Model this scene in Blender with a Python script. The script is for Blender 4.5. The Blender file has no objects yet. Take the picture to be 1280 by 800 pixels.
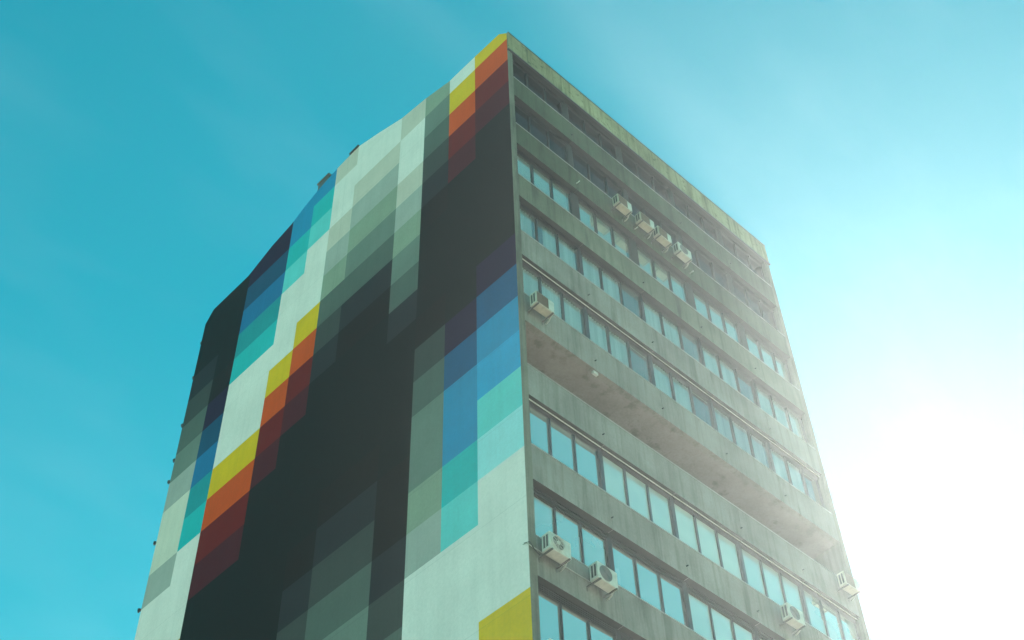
import bpy, bmesh, math, random
from mathutils import Vector, Matrix
R = math.radians
random.seed(7)
sc = bpy.context.scene
COL = sc.collection

# ------------------------------------------------------------------ measured sizes (metres)
EYE = 1.6                      # height of the camera above the pavement
W, L = 14.62, 18.89            # width of the window front, length of the painted wall
STOREY = 3.0
SILL0 = 42.27 + EYE            # sill of the top row of windows
SP_H = 1.18                    # height of a spandrel
REC = 0.19                     # the windows sit this far behind the spandrels
BAY = [0.25, 3.08, 5.95, 8.85, 11.70, 14.38]

# ------------------------------------------------------------------ helpers
def lin(c):
    out = []
    for v in c:
        v /= 255.0
        out.append(v / 12.92 if v <= 0.04045 else ((v + 0.055) / 1.055) ** 2.4)
    return out

class MB:
    """collects shapes and links them as ONE mesh object"""
    def __init__(self): self.bm = bmesh.new()
    def box(self, x0, x1, y0, y1, z0, z1, mi=0):
        v = [self.bm.verts.new(p) for p in ((x0,y0,z0),(x1,y0,z0),(x1,y1,z0),(x0,y1,z0),(x0,y0,z1),(x1,y0,z1),(x1,y1,z1),(x0,y1,z1))]
        for q in ((0,3,2,1),(4,5,6,7),(0,1,5,4),(1,2,6,5),(2,3,7,6),(3,0,4,7)):
            f = self.bm.faces.new([v[i] for i in q]); f.material_index = mi
        return self
    def poly(self, pts, mi=0):
        f = self.bm.faces.new([self.bm.verts.new(p) for p in pts]); f.material_index = mi
        return f
    def tube(self, pts, r, n=8, mi=0):
        pts = [Vector(p) for p in pts]; rings = []
        for i, p in enumerate(pts):
            d = (pts[min(i+1, len(pts)-1)] - pts[max(i-1, 0)]).normalized()
            a = d.orthogonal().normalized(); b = d.cross(a)
            if rings:
                a = (pa - d * pa.dot(d)).normalized(); b = d.cross(a)
            pa = a
            rings.append([self.bm.verts.new(p + r*(math.cos(t)*a + math.sin(t)*b)) for t in [2*math.pi*k/n for k in range(n)]])
        for q, s in zip(rings, rings[1:]):
            for k in range(n):
                f = self.bm.faces.new((q[k], q[(k+1)%n], s[(k+1)%n], s[k])); f.material_index = mi; f.smooth = True
        for q in (list(reversed(rings[0])), rings[-1]):
            f = self.bm.faces.new(q); f.material_index = mi
        return self
    def ring(self, c, r0, r1, y0, y1, n=28, mi=0):
        """a flat-sided ring whose axis runs along y"""
        def circ(r, y): return [self.bm.verts.new((c[0]+r*math.cos(2*math.pi*k/n), y, c[1]+r*math.sin(2*math.pi*k/n))) for k in range(n)]
        A, B, C_, D = circ(r0, y0), circ(r1, y0), circ(r1, y1), circ(r0, y1)
        for P, Q in ((A,B),(B,C_),(C_,D),(D,A)):
            for k in range(n):
                f = self.bm.faces.new((P[k], P[(k+1)%n], Q[(k+1)%n], Q[k])); f.material_index = mi
        return self
    def disc(self, c, r, y0, y1, n=28, mi=0):
        A = [self.bm.verts.new((c[0]+r*math.cos(2*math.pi*k/n), y0, c[1]+r*math.sin(2*math.pi*k/n))) for k in range(n)]
        B = [self.bm.verts.new((c[0]+r*math.cos(2*math.pi*k/n), y1, c[1]+r*math.sin(2*math.pi*k/n))) for k in range(n)]
        for k in range(n):
            f = self.bm.faces.new((A[k], A[(k+1)%n], B[(k+1)%n], B[k])); f.material_index = mi
        for q in (A, B):
            f = self.bm.faces.new(q); f.material_index = mi
        return self
    def bevel(self, w, seg=2):
        bmesh.ops.bevel(self.bm, geom=self.bm.edges[:], offset=w, segments=seg, affect='EDGES', profile=0.5)
        return self
    def build(self, name, mats, parent=None, normals=True):
        if normals: bmesh.ops.recalc_face_normals(self.bm, faces=self.bm.faces[:])
        me = bpy.data.meshes.new(name); self.bm.to_mesh(me); self.bm.free()
        for m in (mats if isinstance(mats, (list, tuple)) else [mats]): me.materials.append(m)
        o = bpy.data.objects.new(name, me); COL.objects.link(o)
        if parent: o.parent = parent
        return o

def empty(name, loc=(0,0,0)):
    o = bpy.data.objects.new(name, None); COL.objects.link(o); o.location = loc; o.empty_display_size = 0.3
    return o

def tag(o, label=None, cat=None, group=None, kind=None):
    if label: o["label"] = label
    if cat: o["category"] = cat
    if group: o["group"] = group
    if kind: o["kind"] = kind
    return o

def copy_tree(o, parent=None):
    c = o.copy(); COL.objects.link(c); c.parent = parent
    for ch in o.children: copy_tree(ch, c)
    return c

# ------------------------------------------------------------------ materials
def mat(name):
    m = bpy.data.materials.new(name); m.use_nodes = True
    nt = m.node_tree; b = nt.nodes["Principled BSDF"]
    return m, nt, b

def noise(nt, scale, detail=4, rough=0.55, stretch=(1,1,1)):
    tc = nt.nodes.new("ShaderNodeTexCoord"); mp = nt.nodes.new("ShaderNodeMapping")
    mp.inputs["Scale"].default_value = stretch
    n = nt.nodes.new("ShaderNodeTexNoise"); n.inputs["Scale"].default_value = scale
    n.inputs["Detail"].default_value = detail; n.inputs["Roughness"].default_value = rough
    nt.links.new(tc.outputs["Object"], mp.inputs["Vector"]); nt.links.new(mp.outputs["Vector"], n.inputs["Vector"])
    return n.outputs["Fac"]

def ramp(nt, fac, stops):
    r = nt.nodes.new("ShaderNodeValToRGB"); el = r.color_ramp.elements
    while len(el) < len(stops): el.new(0.5)
    for e, (p, c) in zip(el, stops):
        e.position = p; e.color = (*c, 1) if len(c) == 3 else c
    nt.links.new(fac, r.inputs["Fac"]); return r.outputs["Color"]

def mul(nt, a, b, fac=1.0, mode='MULTIPLY'):
    m = nt.nodes.new("ShaderNodeMix"); m.data_type = 'RGBA'; m.blend_type = mode
    m.inputs[0].default_value = fac
    for s, v in ((6, a), (7, b)):
        if hasattr(v, "is_linked") or hasattr(v, "links"): nt.links.new(v, m.inputs[s])
        else: m.inputs[s].default_value = (*v, 1)
    return m.outputs[2]

def bump(nt, b, fac, strength=0.2, dist=0.01):
    n = nt.nodes.new("ShaderNodeBump"); n.inputs["Strength"].default_value = strength; n.inputs["Distance"].default_value = dist
    nt.links.new(fac, n.inputs["Height"]); nt.links.new(n.outputs["Normal"], b.inputs["Normal"])

g = lambda v: (v, v, v)
def plain(name, col, rough=0.6, metal=0.0, var=0.12, scale=6):
    m, nt, b = mat(name)
    c = mul(nt, col, ramp(nt, noise(nt, scale), [(0.3, g(1-var)), (0.7, g(1+var*0.4))]))
    nt.links.new(c, b.inputs["Base Color"]); b.inputs["Roughness"].default_value = rough; b.inputs["Metallic"].default_value = metal
    return m

def paint(name, col):
    """exterior wall paint: faint roller patches, rain streaks and plaster grain"""
    m, nt, b = mat(name)
    c = mul(nt, col, ramp(nt, noise(nt, 0.55, 6, 0.6), [(0.3, g(0.91)), (0.7, g(1.04))]))
    c = mul(nt, c, ramp(nt, noise(nt, 3.0, 6, 0.65, (1, 1, 0.05)), [(0.30, g(0.955)), (0.55, g(1.015))]))
    c = mul(nt, c, ramp(nt, noise(nt, 10.0, 4, 0.65), [(0.3, g(0.94)), (0.7, g(1.04))]))
    br = nt.nodes.new('ShaderNodeTexBrick'); tc = nt.nodes.new('ShaderNodeTexCoord')
    br.offset = 0.0; br.inputs['Scale'].default_value = 1.0; br.inputs['Brick Width'].default_value = 4.7; br.inputs['Row Height'].default_value = 3.0; br.inputs['Mortar Size'].default_value = 0.014; br.inputs['Mortar Smooth'].default_value = 0.6
    for q, v in (('Color1', 1.0), ('Color2', 0.985), ('Mortar', 0.86)): br.inputs[q].default_value = (v, v, v, 1)
    sp = nt.nodes.new('ShaderNodeSeparateXYZ'); cb = nt.nodes.new('ShaderNodeCombineXYZ')
    nt.links.new(tc.outputs['Object'], sp.inputs[0]); nt.links.new(sp.outputs['Y'], cb.inputs['X']); nt.links.new(sp.outputs['Z'], cb.inputs['Y']); nt.links.new(cb.outputs[0], br.inputs['Vector'])
    c = mul(nt, c, br.outputs['Color'])
    nt.links.new(c, b.inputs["Base Color"]); b.inputs["Roughness"].default_value = 0.75
    b.inputs["Specular IOR Level"].default_value = 0.06
    bump(nt, b, noise(nt, 14, 6, 0.7), 0.5, 0.01)
    return m

def concrete(name, base, dirt, amount=0.5, spots=None):
    m, nt, b = mat(name)
    c = mul(nt, base, ramp(nt, noise(nt, 0.9, 6, 0.62), [(0.28, g(0.8)), (0.72, g(1.08))]))
    c = mul(nt, c, ramp(nt, noise(nt, 5.0, 8, 0.7, (1, 1, 0.045)), [(0.36, [d*0.8 for d in dirt]), (0.52, g(1.0))]), amount)
    c = mul(nt, c, ramp(nt, noise(nt, 0.35, 3, 0.5), [(0.35, g(0.78)), (0.62, g(1.08))]))
    c = mul(nt, c, ramp(nt, noise(nt, 1.6, 4, 0.6, (1, 1, 0.12)), [(0.34, g(0.66)), (0.44, g(1.0))]))
    c = mul(nt, c, ramp(nt, noise(nt, 14, 5, 0.6), [(0.3, g(0.88)), (0.7, g(1.06))]))
    if spots:
        c = mul(nt, c, ramp(nt, noise(nt, 3.2, 8, 0.7, (1, 1, 1.3)), [(0.33, spots), (0.43, g(1.0))]), 0.9)
    nt.links.new(c, b.inputs["Base Color"]); b.inputs["Roughness"].default_value = 0.9
    b.inputs["Specular IOR Level"].default_value = 0.2
    bump(nt, b, noise(nt, 18, 6), 0.35, 0.01)
    return m

WHITE_SEEN = lin((168, 198, 178))
AIR = (0.019, 0.031, 0.031)          # brightness the haze lays over the wall, not part of the paint
def albedo(rgb, top=(0.86, 0.76, 0.72)):
    c = lin(rgb); return [max(m, min(0.86, t * (v - a) / (w - a))) for v, w, t, a, m in zip(c, WHITE_SEEN, top, AIR, (0.005, 0.003, 0.003))]

PAINTS = {  # colours of the wall as they look in the shade, turned into paint colours
 'W': ('white', (172,197,179)), 'w': ('off_white', (158,187,163)),
 '1': ('pale_grey', (152,175,154)), '2': ('light_grey', (125,154,139)), '3': ('sage_grey', (108,141,119)), '4': ('mid_grey', (88,118,105)),
 '5': ('slate_grey', (71,96,87)), '6': ('dark_slate', (58,75,71)), '7': ('charcoal', (47,59,60)), '8': ('soft_black', (42,49,50)), 'K': ('black', (38,42,42)),
 'Y': ('golden_yellow', (180,162,26)), 'O': ('orange', (160,82,34)), 'R': ('maroon', (88,44,43)), 'P': ('plum', (66,47,54)),
 'N': ('night_blue', (46,52,64)), 'I': ('indigo', (30,88,112)), 'C': ('petrol', (0,80,98)), 'D': ('royal_blue', (0,106,136)), 'B': ('blue', (0,126,154)), 'E': ('sky_blue', (0,142,172)),
 'Q': ('deep_teal', (0,134,134)), 'T': ('turquoise', (0,160,155)), 'A': ('aqua', (78,180,170)), 'a': ('pale_aqua', (120,194,186)),
}
PM = {k: paint('wall_paint_' + n, albedo(c)) for k, (n, c) in PAINTS.items()}
PKEYS = list(PM)

M = {}
M['concrete'] = concrete('grey_concrete', (0.28, 0.262, 0.24), (0.70, 0.69, 0.66), 0.55)
M['edge'] = concrete('wall_edge_concrete', (0.22, 0.205, 0.17), (0.68, 0.67, 0.65), 0.6)
M['parapet'] = concrete('mossy_concrete', (0.37, 0.335, 0.20), (0.50, 0.52, 0.45), 0.8, (0.28, 0.30, 0.25))
M['soffit'] = concrete('soffit_plaster', (0.30, 0.27, 0.25), (0.8, 0.8, 0.8), 0.3)
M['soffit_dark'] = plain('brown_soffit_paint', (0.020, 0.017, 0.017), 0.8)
M['out_of_glare'] = concrete('out_of_glare_concrete', (0.105, 0.115, 0.080), (0.66, 0.68, 0.62), 0.6, (0.6, 0.6, 0.58))  # top spandrels lie outside the sun glare; base colour darkened for it
M['half_glare'] = concrete('half_glare_concrete', (0.19, 0.19, 0.145), (0.68, 0.68, 0.64), 0.7)  # third spandrel: weaker glare put into a middle base tone
M['pier'] = plain('pier_brown', (0.026, 0.022, 0.022), 0.8)
M['frame'] = plain('bronze_aluminium', (0.022, 0.020, 0.022), 0.45, 0.3)
M['frame_grey'] = plain('grey_aluminium', (0.06, 0.056, 0.066), 0.45, 0.3)
M['rail'] = plain('white_enamel', (0.62, 0.62, 0.60), 0.5)
M['flashing'] = plain('sill_metal', (0.42, 0.42, 0.40), 0.45, 0.4)
M['interior'] = plain('room_plaster', (0.25, 0.25, 0.24), 0.9)
M['dark'] = plain('dark_plastic', (0.03, 0.03, 0.03), 0.6)
M['cream'] = plain('aged_cream_casing', (0.48, 0.45, 0.36), 0.5, 0.0, 0.25, 5)
M['casing'] = plain('white_casing', (0.55, 0.54, 0.48), 0.45, 0.0, 0.2, 5)
M['brown_grille'] = plain('rusty_brown_grille', (0.16, 0.12, 0.085), 0.7)
M['grey_grille'] = plain('grey_grille', (0.20, 0.20, 0.20), 0.6)
M['steel'] = plain('dull_steel', (0.16, 0.155, 0.15), 0.5, 0.5)
M['pipe'] = plain('pipe_lagging', (0.45, 0.44, 0.40), 0.8)
M['roof'] = plain('roof_sheet', (0.22, 0.23, 0.24), 0.5, 0.3)

def glass(name, tint, refl, rcol=(0.95, 0.98, 1.0), dust=0.06):
    """coated facade glass: part mirror, part clear, slightly wavy"""
    m, nt, b = mat(name); nt.nodes.remove(b)
    out = nt.nodes["Material Output"]
    t = nt.nodes.new("ShaderNodeBsdfTransparent"); t.inputs[0].default_value = (*tint, 1)
    gl = nt.nodes.new("ShaderNodeBsdfGlossy"); gl.inputs["Roughness"].default_value = 0.03; gl.inputs[0].default_value = (*rcol, 1)
    n = nt.nodes.new("ShaderNodeBump"); n.inputs["Strength"].default_value = 0.05; n.inputs["Distance"].default_value = 0.05
    nt.links.new(noise(nt, 0.8, 2), n.inputs["Height"]); nt.links.new(n.outputs["Normal"], gl.inputs["Normal"])
    fr = nt.nodes.new("ShaderNodeFresnel"); fr.inputs["IOR"].default_value = 1.5
    ad = nt.nodes.new("ShaderNodeMath"); ad.operation = 'ADD'; ad.use_clamp = True; ad.inputs[1].default_value = refl
    nt.links.new(fr.outputs[0], ad.inputs[0])
    mx = nt.nodes.new("ShaderNodeMixShader")
    nt.links.new(ad.outputs[0], mx.inputs[0]); nt.links.new(t.outputs[0], mx.inputs[1]); nt.links.new(gl.outputs[0], mx.inputs[2])
    df = nt.nodes.new("ShaderNodeBsdfDiffuse"); df.inputs[0].default_value = (0.62, 0.66, 0.62, 1)
    du = ramp(nt, noise(nt, 0.7, 2), [(0.2, g(dust*0.85)), (0.8, g(dust*1.15))])
    oi = nt.nodes.new('ShaderNodeObjectInfo')
    du = mul(nt, du, ramp(nt, oi.outputs['Random'], [(0.0, g(0.55)), (1.0, g(1.45))]))
    m2 = nt.nodes.new("ShaderNodeMixShader")
    nt.links.new(du, m2.inputs[0]); nt.links.new(mx.outputs[0], m2.inputs[1]); nt.links.new(df.outputs[0], m2.inputs[2])
    nt.links.new(m2.outputs[0], out.inputs["Surface"])
    return m
M['glass_clear'] = glass('clear_glass', (0.82, 0.88, 0.88), 0.16, (0.9, 0.96, 0.96), 0.12)
M['glass_coated'] = glass('coated_glass', (0.55, 0.62, 0.62), 0.80, (1.0, 0.99, 0.92), 0.42)
M['glass_half'] = glass('half_mirrored_glass', (0.75, 0.82, 0.82), 0.34, (0.9, 0.98, 0.92), 0.15)
M['glass_dark'] = glass('smoked_glass', (0.14, 0.15, 0.17), 0.0, (0.35, 0.38, 0.4), 0.01)

def curtain_mat(name, col):
    m, nt, b = mat(name)
    c = mul(nt, col, ramp(nt, noise(nt, 5, 3, 0.5, (1, 1, 0.03)), [(0.3, g(0.72)), (0.65, g(1.05))]))
    nt.links.new(c, b.inputs["Base Color"]); b.inputs["Roughness"].default_value = 0.95
    return m
M['curtain'] = curtain_mat('net_curtain', (0.84, 0.86, 0.85))
M['curtain_grey'] = curtain_mat('grey_curtain', (0.55, 0.55, 0.57))
M['blind'] = plain('roller_blind', (0.86, 0.87, 0.83), 0.9)

# ------------------------------------------------------------------ ground
def ground():
    m, nt, b = mat('pale_paving')
    c = mul(nt, (0.60, 0.51, 0.40), ramp(nt, noise(nt, 0.4, 6), [(0.3, g(0.8)), (0.7, g(1.1))]))
    br = nt.nodes.new("ShaderNodeTexBrick"); tc = nt.nodes.new("ShaderNodeTexCoord")
    br.inputs["Scale"].default_value = 1.2; br.inputs["Mortar Size"].default_value = 0.012
    br.inputs["Color1"].default_value = (1, 1, 1, 1); br.inputs["Color2"].default_value = (0.92, 0.92, 0.92, 1); br.inputs["Mortar"].default_value = (0.6, 0.6, 0.6, 1)
    nt.links.new(tc.outputs["Object"], br.inputs["Vector"])
    nt.links.new(mul(nt, c, br.outputs["Color"]), b.inputs["Base Color"]); b.inputs["Roughness"].default_value = 0.9
    s = 400
    mb = MB(); mb.poly([(-s,-s,0),(s,-s,0),(s,s,0),(-s,s,0)])
    tag(mb.build('ground', m), kind='structure')
ground()

# ------------------------------------------------------------------ the tower
tower = tag(empty('apartment_tower', (0, 0, 0)),
            'tall tower block with pixel mural wall beside its banded window front', 'building')

# painted gable wall: a grid of half-storey cells, thirteen columns
ROOFLINE = [(0,45.10),(0.40,45.56),(1.72,45.62),(3.14,45.64),(4.55,46.08),(5.95,46.34),(7.35,46.95),(8.78,47.50),(10.2,47.40),(11.28,47.20),(12.3,46.86),(13.05,46.50),(14.38,46.26),(15.92,45.68),(18.42,45.70),(18.89,45.12)]
ROOFLINE = [(u, z + EYE) for u, z in ROOFLINE]
def roof_z(u):
    for (a, za), (b, zb) in zip(ROOFLINE, ROOFLINE[1:]):
        if a <= u <= b: return za + (zb - za) * (u - a) / (b - a)
    return ROOFLINE[-1][1]
UCOL = [0,1.72,3.12,4.515,5.95,7.35,8.73,10.14,11.52,12.94,14.35,15.75,17.15,L]
ROW_H, ROW0 = 1.4745, 19.625 + EYE
# explicit rows, index 18 first
COLS = {
 1: {18:'Y',17:'Y',16:'O',15:'R',14:'P',8:'N',7:'I',6:'B',5:'E',4:'A',3:'a',2:'W',1:'W',0:'W',-1:'Y',-2:'O',-3:'R',-4:'P'},
 2: {18:'W',17:'W',16:'Y',15:'O',14:'R',13:'P',7:'N',6:'I',5:'B',4:'B',3:'T',2:'A',1:'W',0:'W',-1:'W',-2:'W',-3:'Y',-4:'O'},
 3: {18:'3',17:'3',16:'4',15:'5',14:'6',13:'7',12:'8',8:'8',7:'6',6:'5',5:'4',4:'4',3:'3',2:'2',1:'W',0:'W',-1:'W',-2:'W',-3:'W'},
 4: {18:'1',17:'1',16:'W',15:'W',14:'1',13:'2',12:'3',11:'4',10:'5',9:'7',4:'8',3:'8',2:'7',1:'6',0:'5',-1:'4',-2:'3',-3:'2'},
 5: {18:'W',17:'W',16:'1',15:'2',14:'3',13:'4',12:'5',11:'7',10:'8',5:'8',4:'7',3:'6',2:'5',1:'4',0:'3',-1:'2',-2:'1'},
 6: {18:'W',17:'W',16:'1',15:'2',14:'3',13:'4',12:'5',11:'7',10:'8',5:'8',4:'7',3:'6',2:'5',1:'4',0:'3',-1:'2',-2:'1'},
 7: {18:'1',17:'W',16:'W',15:'1',14:'2',13:'3',12:'5',11:'6',10:'7',4:'8',3:'7',2:'6',1:'5',0:'4'},
 8: {18:'B',17:'T',16:'A',15:'W',14:'W',13:'W',12:'Y',11:'O',10:'R',9:'P'},
 9: {18:'B',17:'B',16:'T',15:'A',14:'W',13:'W',12:'W',11:'Y',10:'O',9:'R',8:'P'},
 10:{18:'N',17:'N',16:'C',15:'D',14:'Q',13:'T',12:'W',11:'W',10:'W',9:'Y',8:'O',7:'R',6:'P'},
 11:{18:'N',17:'N',16:'C',15:'D',14:'Q',13:'T',12:'W',11:'W',10:'W',9:'Y',8:'O',7:'R',6:'P'},
 12:{13:'8',12:'N',11:'C',10:'D',9:'Q',8:'T',7:'W',6:'W',5:'W',4:'Y',3:'O',2:'R',1:'P'},
 13:{14:'7',13:'6',12:'5',11:'4',10:'2',9:'w',8:'w',7:'2',6:'W',5:'W',4:'W',3:'W',2:'W',1:'Y',0:'O'},
}
def mural_wall():
    T = 0.25
    mb = MB(); edge = len(PKEYS)
    cuts = sorted(set(UCOL + [u for u, z in ROOFLINE]))
    for n in range(13):
        us = [u for u in cuts if UCOL[n] <= u <= UCOL[n+1]]
        for r in range(-14, 20):
            z0, z1 = ROW0 + r*ROW_H, ROW0 + (r+1)*ROW_H
            if r == -14: z0 = 0.0
            if z1 <= 0: continue
            key = COLS[n+1].get(min(r, 18), 'K')
            for a, b in zip(us, us[1:]):
                ta, tb = min(z1, roof_z(a)), min(z1, roof_z(b))
                if ta <= z0 and tb <= z0: continue
                if ta > z0 and tb > z0: pts = [(a,z0),(b,z0),(b,tb),(a,ta)]
                elif ta > z0: pts = [(a,z0),(a+(b-a)*(ta-z0)/(ta-tb) if ta!=tb else b, z0),(a,ta)]
                else: pts = [(a+(b-a)*(z0-ta)/(tb-ta), z0),(b,z0),(b,tb)]
                # where the roofline crosses the top of the cell
                ra, rb = roof_z(a), roof_z(b)
                if (ra - z1) * (rb - z1) < 0 and ta > z0 - 1 and tb > z0 - 1 and len(pts) == 4:
                    um = a + (b-a)*(z1-ra)/(rb-ra)
                    pts = [(a,z0),(b,z0),(b,tb),(um,z1),(a,ta)]
                pts = [p for i, p in enumerate(pts) if p != pts[i-1]]
                f = mb.poly([(0, u, z) for u, z in pts], PKEYS.index(key))
                if f.calc_center_median and f.normal.length == 0: f.normal_update()
                f.normal_update()
                if f.normal.x > 0: f.normal_flip()
    out = [(0, 0.0)] + [(u, z) for u, z in ROOFLINE] + [(L, 0.0)]
    for (u0, z0), (u1, z1) in zip(out, out[1:]):
        mb.poly([(0,u0,z0),(0,u1,z1),(T,u1,z1),(T,u0,z0)], edge)
    mb.poly([(T,u,z) for u, z in out], edge)
    return mb.build('mural_wall', [PM[k] for k in PKEYS] + [M['edge']], tower, normals=False)
tag(mural_wall(), 'painted end wall with a mosaic of coloured and grey blocks')

# the opposite end wall, the same outline, and the curved roof between the two
def end_wall():
    mb = MB(); a, b = W - 0.24, W
    out = [(0.0, 0.0)] + ROOFLINE + [(L, 0.0)]
    mb.poly([(a,u,z) for u, z in out]); mb.poly([(b,u,z) for u, z in out])
    for (u0,z0),(u1,z1) in zip(out, out[1:] + out[:1]): mb.poly([(a,u0,z0),(a,u1,z1),(b,u1,z1),(b,u0,z0)])
    mb.build('end_wall', M['edge'], tower)
end_wall()
mb = MB(); pr = [(u, z - 0.35) for u, z in ROOFLINE if 1.0 < u < 18]
for (u0,z0),(u1,z1) in zip(pr, pr[1:]):
    mb.poly([(0.25,u0,z0),(W-0.24,u0,z0),(W-0.24,u1,z1),(0.25,u1,z1)])
mb.poly([(0.25,pr[0][0],pr[0][1]),(W-0.24,pr[0][0],pr[0][1]),(W-0.24,0.2,pr[0][1]-0.4),(0.25,0.2,pr[0][1]-0.4)])
mb.build('roof', M['roof'], tower)
MB().box(0.25, W-0.24, L-0.25, L-0.02, 0, 44.9+EYE).build('rear_wall', M['edge'], tower)

# spandrels (one per storey), split by the vertical joints at the bay lines
N_ROWS = 14
def sill(r): return SILL0 - STOREY*r
for r in range(N_ROWS):
    z1 = sill(r); mb = MB()
    for i in range(5):
        a = BAY[i] + (0.006 if i else 0.0); b = BAY[i+1] - (0.006 if i < 4 else 0.0)
        mb.box(a, b, 0.0, REC - 0.01, z1 - SP_H, z1)
    mb.box(BAY[0], BAY[5], REC - 0.01, REC + 0.02, z1 - SP_H + 0.002, z1 - 0.002)
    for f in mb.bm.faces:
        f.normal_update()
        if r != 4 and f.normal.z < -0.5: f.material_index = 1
    sp = mb.build('spandrel', [M['out_of_glare'] if r < 2 else M['half_glare'] if r == 2 else M['concrete'], M['soffit_dark']], tower)
    MB().box(BAY[0], BAY[5], -0.022, REC, z1 + 0.001, z1 + 0.016).build('sill_flashing', M['flashing'], sp)
    # floor slab behind
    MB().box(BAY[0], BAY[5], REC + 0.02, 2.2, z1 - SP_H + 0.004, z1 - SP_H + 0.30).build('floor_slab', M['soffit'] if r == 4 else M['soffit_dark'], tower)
MB().box(BAY[0], BAY[5], 1.9, 2.15, 3.0, SILL0 + 1.6).build('inner_wall', M['interior'], tower)
MB().box(BAY[0], BAY[5], 0.05, 0.25, 0.0, sill(13) - SP_H).build('base_wall', M['concrete'], tower)

# roof parapet, a little proud of the front
mb = MB()
PB = 43.94 + EYE
mb.box(0.015, W - 0.01, -0.05, -0.003, PB, 45.12 + EYE)
mb.box(BAY[0], W - 0.24, -0.003, 0.22, PB, 45.12 + EYE - 0.01)
for f in mb.bm.faces:
    f.normal_update()
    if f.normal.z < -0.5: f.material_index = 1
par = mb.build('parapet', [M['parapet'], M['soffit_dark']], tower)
MB().box(-0.012, W + 0.03, -0.075, -0.003, PB - 0.05, PB - 0.001).build('drip_edge', M['frame_grey'], par)
MB().box(0.01, W, -0.07, 0.0, 45.122 + EYE, 45.16 + EYE).build('coping', M['frame_grey'], par)
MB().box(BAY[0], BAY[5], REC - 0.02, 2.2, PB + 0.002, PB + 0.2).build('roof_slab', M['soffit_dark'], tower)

# piers between the bays
def pier(r, i, w, m):
    x = BAY[i]; z0 = sill(r); z1 = PB if r == 0 else sill(r-1) - SP_H
    MB().box(x - w/2, x + w/2, REC - 0.015, REC + 0.25, z0 + 0.018, z1 - 0.002).build('pier', m, tower)

ROWKIND = {  # row: (pier width, glass, frame, header height, mullion)
 0: (0.26, 'glass_dark', 'frame', 0.16, 0.055), 1: (0.24, 'glass_dark', 'frame', 0.20, 0.05),
 2: (0.36, 'glass_half', 'frame', 0.20, 0.075), 3: (0.12, 'glass_clear', 'frame', 0.16, 0.05),
 4: (0.12, 'glass_clear', 'frame_grey', 0.12, 0.06), 6: (0.13, 'glass_coated', 'frame_grey', 0.13, 0.07),
 7: (0.17, 'glass_coated', 'frame', 0.28, 0.055), 8: (0.15, 'glass_coated', 'frame', 0.24, 0.055),
 9: (0.15, 'glass_coated', 'frame', 0.24, 0.055)}

def curtain(x0, x1, y, z0, z1, m, parent, amp=0.025, per=0.11):
    mb = MB(); n = max(8, int((x1-x0)/0.025)); ph = random.random()*6
    pts = [(x0+(x1-x0)*k/n, y + amp*math.sin(ph + 2*math.pi*(x0+(x1-x0)*k/n)/per) + 0.012*math.sin(ph*2+9*(x1-x0)*k/n)) for k in range(n+1)]
    for (a, ya), (b, yb) in zip(pts, pts[1:]):
        f = mb.poly([(a,ya,z0),(b,yb,z0),(b,yb,z1),(a,ya,z1)]); f.smooth = True
    return mb.build('curtain', m, parent)

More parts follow.
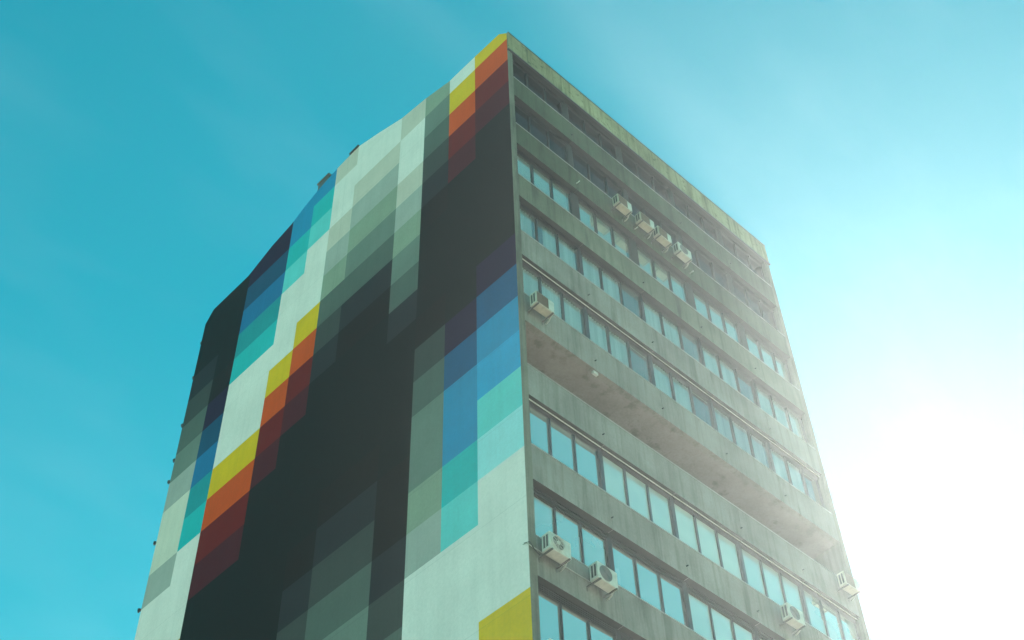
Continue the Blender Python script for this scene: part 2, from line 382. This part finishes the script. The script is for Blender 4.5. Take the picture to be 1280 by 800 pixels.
for r, (pw, gm, fm, hh, mw) in ROWKIND.items():
    z0 = sill(r) + 0.018; z1 = (PB if r == 0 else sill(r-1) - SP_H) - 0.004
    for i in range(1, 5): pier(r, i, pw, M['pier'] if r < 3 else M[fm])
    for i in range(5):
        x0 = BAY[i] + (pw/2 if i else 0.005); x1 = BAY[i+1] - (pw/2 if i < 4 else 0.005)
        mb = MB(); y0, y1 = REC + 0.005, REC + 0.085; j = 0.045
        zt = z1 - hh
        mb.box(x0, x0+j, y0, y1, z0, zt); mb.box(x1-j, x1, y0, y1, z0, zt)
        mb.box(x0+j, x1-j, y0, y1, z0, z0+0.05); mb.box(x0, x1, y0, y1, zt, z1)
        # ribs of the shutter box above the glass
        k = 2 if r < 8 else 4
        for q in range(k):
            zz = zt + hh*(q+0.2)/k
            mb.box(x0+0.01, x1-0.01, y0-0.035, y0-0.001, zz, zz + hh*0.45/k)
        wx = (x1-x0)/3
        for q in (1, 2): mb.box(x0+wx*q-mw/2, x0+wx*q+mw/2, y0-0.004, y1, z0+0.05, zt)
        win = mb.build('window', M[fm], tower)
        gb = MB()
        for q in range(3):
            a = x0 + wx*q + (j if q == 0 else mw/2); b = x0 + wx*(q+1) - (j if q == 2 else mw/2)
            tl = random.uniform(-0.004, 0.004)
            gb.poly([(a,y0+0.04+tl,z0+0.05),(b,y0+0.04-tl,z0+0.05),(b,y0+0.04-tl,zt),(a,y0+0.04+tl,zt)])
        gb.build('pane', M[gm], win, normals=False)
        if r in (4, 6):
            MB().box(x0-0.05, x1+0.05, 0.10, 0.125, z1-0.03, z1-0.005).build('blind_rail', M['rail'], win)
        rnd = random.random()
        if r in (3, 4):
            cm = M['curtain'] if (r == 3 or rnd < 0.5) else M['curtain_grey']
            if r == 3 and i == 0:
                curtain(x0+0.05, x0+wx*0.95, 0.34, z0+0.03, z1-0.05, cm, win)
                curtain(x0+wx*1.42, x1-0.03, 0.34, z0+0.03, z1-0.05, cm, win)
                tag(win, 'window with its net curtain drawn partly aside')
            elif rnd < 0.3:
                curtain(x0+0.03, x0+wx*2.1, 0.34, z0+0.03, z1-0.05, cm, win)
            else:
                curtain(x0+0.03, x1-0.03, 0.34, z0+0.03, z1-0.05, cm, win)
        elif r == 2:
            zb = z0 + (0.75 if i == 0 else random.choice((0.12, 0.3, 0.05)))
            MB().box(x0+0.05, x1-0.05, 0.335, 0.34, zb, z1-0.05).build('roller_blind', M['blind'], win)
            if i == 0:
                curtain(x0+0.05, x0+wx*0.6, 0.55, z0+0.03, z1-0.1, M['curtain_grey'], win)
                curtain(x0+wx*2.2, x1-0.05, 0.55, z0+0.03, z1-0.1, M['curtain_grey'], win)
        elif r == 7 and i == 1:
            MB().box(x0+0.08, x0+0.42, 0.36, 0.38, z0+0.05, z0+1.0).build('roller_blind', M['blind'], win)

# open gallery on the sixth row: a low rail stands behind its parapet
MB().box(BAY[0], BAY[5], 1.6, 1.88, sill(5) - 0.9, sill(4) - SP_H).build('gallery_wall', M['soffit'], tower)
# plain infill on the storeys below the picture
for r in range(10, 14):
    MB().box(BAY[0], BAY[5], REC + 0.03, REC + 0.12, sill(r) + 0.018, sill(r-1) - SP_H - 0.002).build('infill_panel', M['frame_grey'], tower)

# rain spouts at the bay lines of each spandrel
for r in range(9):
    for i in range(1, 5):
        if (r + 2*i) % 5 == 4: continue
        x = BAY[i] - 0.03; z = sill(r) - SP_H + (0.36 if r != 1 else 0.34)
        ln = 0.16 if r == 1 else 0.07
        MB().tube([(x, 0.05, z + 0.02), (x, -ln, z)], 0.019, 8).build('rain_spout', M['rail'] if r == 1 else M['dark'], tower)
x, z = BAY[1] + 0.02, sill(4) - SP_H - 0.06
MB().box(x-0.10, x+0.10, 0.04, 0.14, z-0.05, z+0.05).bevel(0.02).build('gallery_lamp', M['rail'], tower)

# small fittings: vent on the curved roofline, loose flashing, hooks on the rear edge
MB().box(0.02, 0.35, 10.75, 11.45, roof_z(11.1) - 0.05, roof_z(11.1) + 0.42).box(-0.03, 0.40, 10.70, 11.50, roof_z(11.1) + 0.421, roof_z(11.1) + 0.47).build('roof_vent', M['steel'], tower)
MB().box(-0.06, -0.003, 8.72, 9.3, roof_z(9.0) - 0.02, roof_z(9.0) + 0.07).build('loose_flashing', M['dark'], tower)
for z, d in ((30.0, 0.28), (33.0, 0.24), (36.0, 0.22), (37.1, 0.18), (39.0, 0.16), (41.75, 0.12), (43.9, 0.1)):
    MB().box(0.02, 0.06, L, L + d, z + EYE, z + EYE + 0.05).box(0.0, 0.09, L + d - 0.07, L + d, z + EYE + 0.05, z + EYE + 0.16).build('wall_hook', M['dark'], tower)

# ------------------------------------------------------------------ air conditioners
def ac_unit(kind):
    """origin: middle of the casing's back, at its underside; the wall is at y = +gap"""
    w, h, d, gap = 0.70, 0.50, 0.27, 0.17
    root = empty('air_conditioner')
    skin = M['cream'] if kind in ('square',) else M['casing']
    cs = MB().box(-w/2, w/2, -d, 0, 0, h).bevel(0.018, 2).build('casing', skin, root)
    # louvred side openings
    for s in (-1, 1):
        mb = MB(); x = s*(w/2)
        for k in range(2):
            y0 = -d + 0.055 + k*0.095
            xa, xb = sorted((x, x + s*0.004)); mb.box(xa, xb, y0, y0 + 0.06, 0.07, h - 0.07)
        mb.build('side_vent', M['dark'], cs)
    if kind == 'round':
        c = (-0.08, h*0.52); rr = 0.21
        gr = MB().ring(c, rr-0.022, rr, -d-0.03, -d+0.004)
        for q in (0.085, 0.12, 0.155): gr.ring(c, q, q+0.006, -d-0.024, -d-0.016)
        for k in range(4):
            a = math.pi*k/4
            gr.tube([(c[0]+rr*0.95*math.cos(a), -d-0.014, c[1]+rr*0.95*math.sin(a)), (c[0]-rr*0.95*math.cos(a), -d-0.014, c[1]-rr*0.95*math.sin(a))], 0.004, 5)
        gr = gr.disc(c, 0.055, -d-0.034, -d-0.012).build('fan_grille', M['casing'], root)
        MB().disc(c, rr-0.026, -d-0.002, -d-0.0005).build('fan_recess', M['dark'], gr)  # flat dark disc painted in for the shadow inside the fan opening
    elif kind == 'flat':
        c = (-0.07, h*0.5); rr = 0.215
        gr = MB().ring(c, rr-0.012, rr, -d-0.014, -d+0.004)
        for k in range(1, 10): gr.ring(c, 0.02*k, 0.02*k+0.006, -d-0.012, -d-0.006)
        gr = gr.build('fan_grille', M['grey_grille'], root)
        MB().disc(c, rr-0.013, -d-0.003, -d-0.0005).build('fan_recess', M['steel'], gr)
    else:
        x0, x1, z0, z1 = -w/2+0.03, w/2-0.24, 0.035, h-0.035
        gr = MB()
        for k in range(12):
            z = z0 + (z1-z0)*k/11; gr.box(x0, x1, -d-0.014, -d-0.008, z-0.006, z+0.006)
        for k in range(5):
            x = x0 + (x1-x0)*k/4; gr.box(x-0.006, x+0.006, -d-0.0075, -d-0.002, z0, z1)
        gr = gr.build('fan_grille', M['brown_grille'], root)
        MB().box(x0+0.005, x1-0.005, -d-0.0018, -d-0.0006, z0+0.005, z1-0.005).build('fan_recess', M['brown_grille'], gr)
        MB().box(x1+0.015, w/2-0.012, -d-0.006, -d+0.002, z0, z1).bevel(0.003, 1).build('service_panel', M['casing'], root)
    # two brackets to the wall
    for s in (-1, 1):
        x = s*(w/2 - 0.07); mb = MB()
        mb.box(x-0.02, x+0.02, -d-0.02, gap, -0.035, -0.004)
        mb.box(x-0.02, x+0.02, gap-0.012, gap-0.002, -0.14, -0.036)
        mb.build('bracket', M['steel'], root)
    # lagged pipe bending from the right-hand side into the wall
    MB().tube([(w/2-0.02, -0.08, 0.12), (w/2+0.05, -0.06, 0.10), (w/2+0.07, 0.02, 0.03), (w/2+0.06, 0.10, -0.02), (w/2+0.05, gap-0.01, -0.03)], 0.02, 8).build('pipe', M['pipe'], root)
    return root
PROTO = {}
ACS = [  # kind, x of the middle, z of the underside, label
 ('square', 5.01, 38.47, 'cream air conditioner with brown grille, first of four in a row under the roofline'),
 ('square', 6.15, 38.48, 'cream air conditioner, second from the mural in the row of four high up'),
 ('square', 7.05, 38.47, 'cream air conditioner, third from the mural in the row of four high up'),
 ('flat', 8.11, 38.47, 'white air conditioner farthest from the mural in the row of four high up'),
 ('square', 0.64, 29.53, 'lone cream air conditioner above the open gallery, beside the blue mural blocks'),
 ('round', 0.60, 20.64, 'white air conditioner with raised round fan, next to the white mural area'),
 ('flat', 2.17, 20.62, 'white air conditioner with flat round grey fan, second from the white mural area'),
 ('flat', 10.07, 23.50, 'pale air conditioner hazy in the glare low on the window front'),
 ('flat', 0.42, 17.52, 'air conditioner cut off by the bottom edge below the round fan unit'),
 ('square', 13.66, 26.58, 'air conditioner jutting past the far glaring edge of the tower'),
]
for kind, x, z, lab in ACS:
    if kind not in PROTO: o = PROTO[kind] = ac_unit(kind)
    else: o = copy_tree(PROTO[kind])
    o.location = (x, -0.175, z + EYE); o.rotation_euler = (0, R(random.uniform(-1.2, 1.2)), R(random.uniform(-1.0, 1.0)))
    tag(o, lab, 'air conditioner', 'air conditioners bolted to the window front')

# conduits along the lower spandrel
zz = 20.62 + EYE
cond = MB().tube([(-0.09, 0.10, zz+0.24), (-0.06, 0.0, zz+0.235), (-0.02, -0.025, zz+0.22), (0.1, -0.028, zz+0.205), (1.0, -0.028, zz+0.20), (1.98, -0.028, zz+0.195)], 0.013, 6).build('cable', M['pipe'])
tag(cond, 'thin pale cable running along the spandrel between the two lower air conditioners', 'cable')
cond = MB().tube([(-0.03, 0.12, zz+0.33), (0.0, -0.04, zz+0.30), (0.15, -0.05, zz+0.12), (0.3, -0.06, zz+0.04)], 0.011, 6).build('cable', M['dark'])
tag(cond, 'short dark cable looping round the corner to the round fan unit', 'cable')

# ------------------------------------------------------------------ sun, sky, haze
SUN_EL, SUN_AZ = R(38.8), R(66.9)          # azimuth measured from +Y towards +X
sd = Vector((math.cos(SUN_EL)*math.sin(SUN_AZ), math.cos(SUN_EL)*math.cos(SUN_AZ), math.sin(SUN_EL)))
sun = bpy.data.lights.new('sun', 'SUN'); sun.energy = 5.0; sun.angle = R(0.5); sun.color = (1.0, 0.92, 0.82)
so = bpy.data.objects.new('sun', sun); COL.objects.link(so)
so.rotation_euler = (-sd).to_track_quat('-Z', 'Y').to_euler(); so.location = (60, 30, 80)

world = bpy.data.worlds.new("World"); sc.world = world; world.use_nodes = True
nt = world.node_tree; bg = nt.nodes["Background"]
sky = nt.nodes.new("ShaderNodeTexSky"); sky.sky_type = 'NISHITA'; sky.sun_disc = False
sky.sun_elevation = SUN_EL; sky.sun_rotation = SUN_AZ
sky.air_density = 1.0; sky.dust_density = 0.0; sky.ozone_density = 1.0
# thin high cirrus, streaked
tc = nt.nodes.new("ShaderNodeTexCoord"); mp = nt.nodes.new("ShaderNodeMapping")
mp.inputs["Rotation"].default_value = (0.0, 0.0, 0.12); mp.inputs["Scale"].default_value = (2.4, 13.0, 13.0)
cn = nt.nodes.new("ShaderNodeTexNoise"); cn.inputs["Scale"].default_value = 1.0; cn.inputs["Detail"].default_value = 5; cn.inputs["Roughness"].default_value = 0.5
nt.links.new(tc.outputs["Generated"], mp.inputs["Vector"]); nt.links.new(mp.outputs["Vector"], cn.inputs["Vector"])
wisps = ramp(nt, cn.outputs["Fac"], [(0.46, (0, 0, 0)), (0.78, (0.42, 0.40, 0.36))])
SKY_TINT = (0.08, 1.68, 1.23)
tint = mul(nt, sky.outputs["Color"], SKY_TINT)
nt.links.new(mul(nt, tint, wisps, 1.0, 'ADD'), bg.inputs["Color"])
bg.inputs["Strength"].default_value = 0.062

hz = MB().box(-420, 420, -420, 420, -1.0, 49.8)
hm = bpy.data.materials.new('haze_air'); hm.use_nodes = True
hn = hm.node_tree; hn.nodes.remove(hn.nodes["Principled BSDF"])
pv = hn.nodes.new("ShaderNodeVolumePrincipled")
pv.inputs["Color"].default_value = (0.86, 0.97, 1.0, 1); pv.inputs["Density"].default_value = 0.0008; pv.inputs["Anisotropy"].default_value = 0.75
hn.links.new(pv.outputs[0], hn.nodes["Material Output"].inputs["Volume"])
tag(hz.build('haze', hm), kind='stuff')

# ------------------------------------------------------------------ camera
cam = bpy.data.cameras.new('camera'); co = bpy.data.objects.new('camera', cam); COL.objects.link(co)
cam.sensor_width = 36; cam.lens = 48.296; cam.clip_start = 0.1; cam.clip_end = 4000
pit, rol, yaw = 0.866956593, -0.0371818227, 0.783883934
fwd = Vector((math.cos(pit)*math.sin(yaw), math.cos(pit)*math.cos(yaw), math.sin(pit)))
right = Vector((math.cos(yaw), -math.sin(yaw), 0)); up = right.cross(fwd)
r2 = math.cos(rol)*right + math.sin(rol)*up; u2 = -math.sin(rol)*right + math.cos(rol)*up
mw = Matrix.Identity(4)
for i in range(3): mw[i][0], mw[i][1], mw[i][2] = r2[i], u2[i], -fwd[i]
mw.translation = Vector((-17.44938, -17.23329, EYE)); co.matrix_world = mw
sc.camera = co

sc.render.engine = 'CYCLES'
sc.cycles.use_denoising = True
sc.cycles.max_bounces = 8; sc.cycles.volume_bounces = 1; sc.cycles.transparent_max_bounces = 12
vs = sc.view_settings
vs.view_transform = 'Standard'; vs.look = 'None'; vs.exposure = 1.0; vs.gamma = 1.0; vs.use_curve_mapping = False
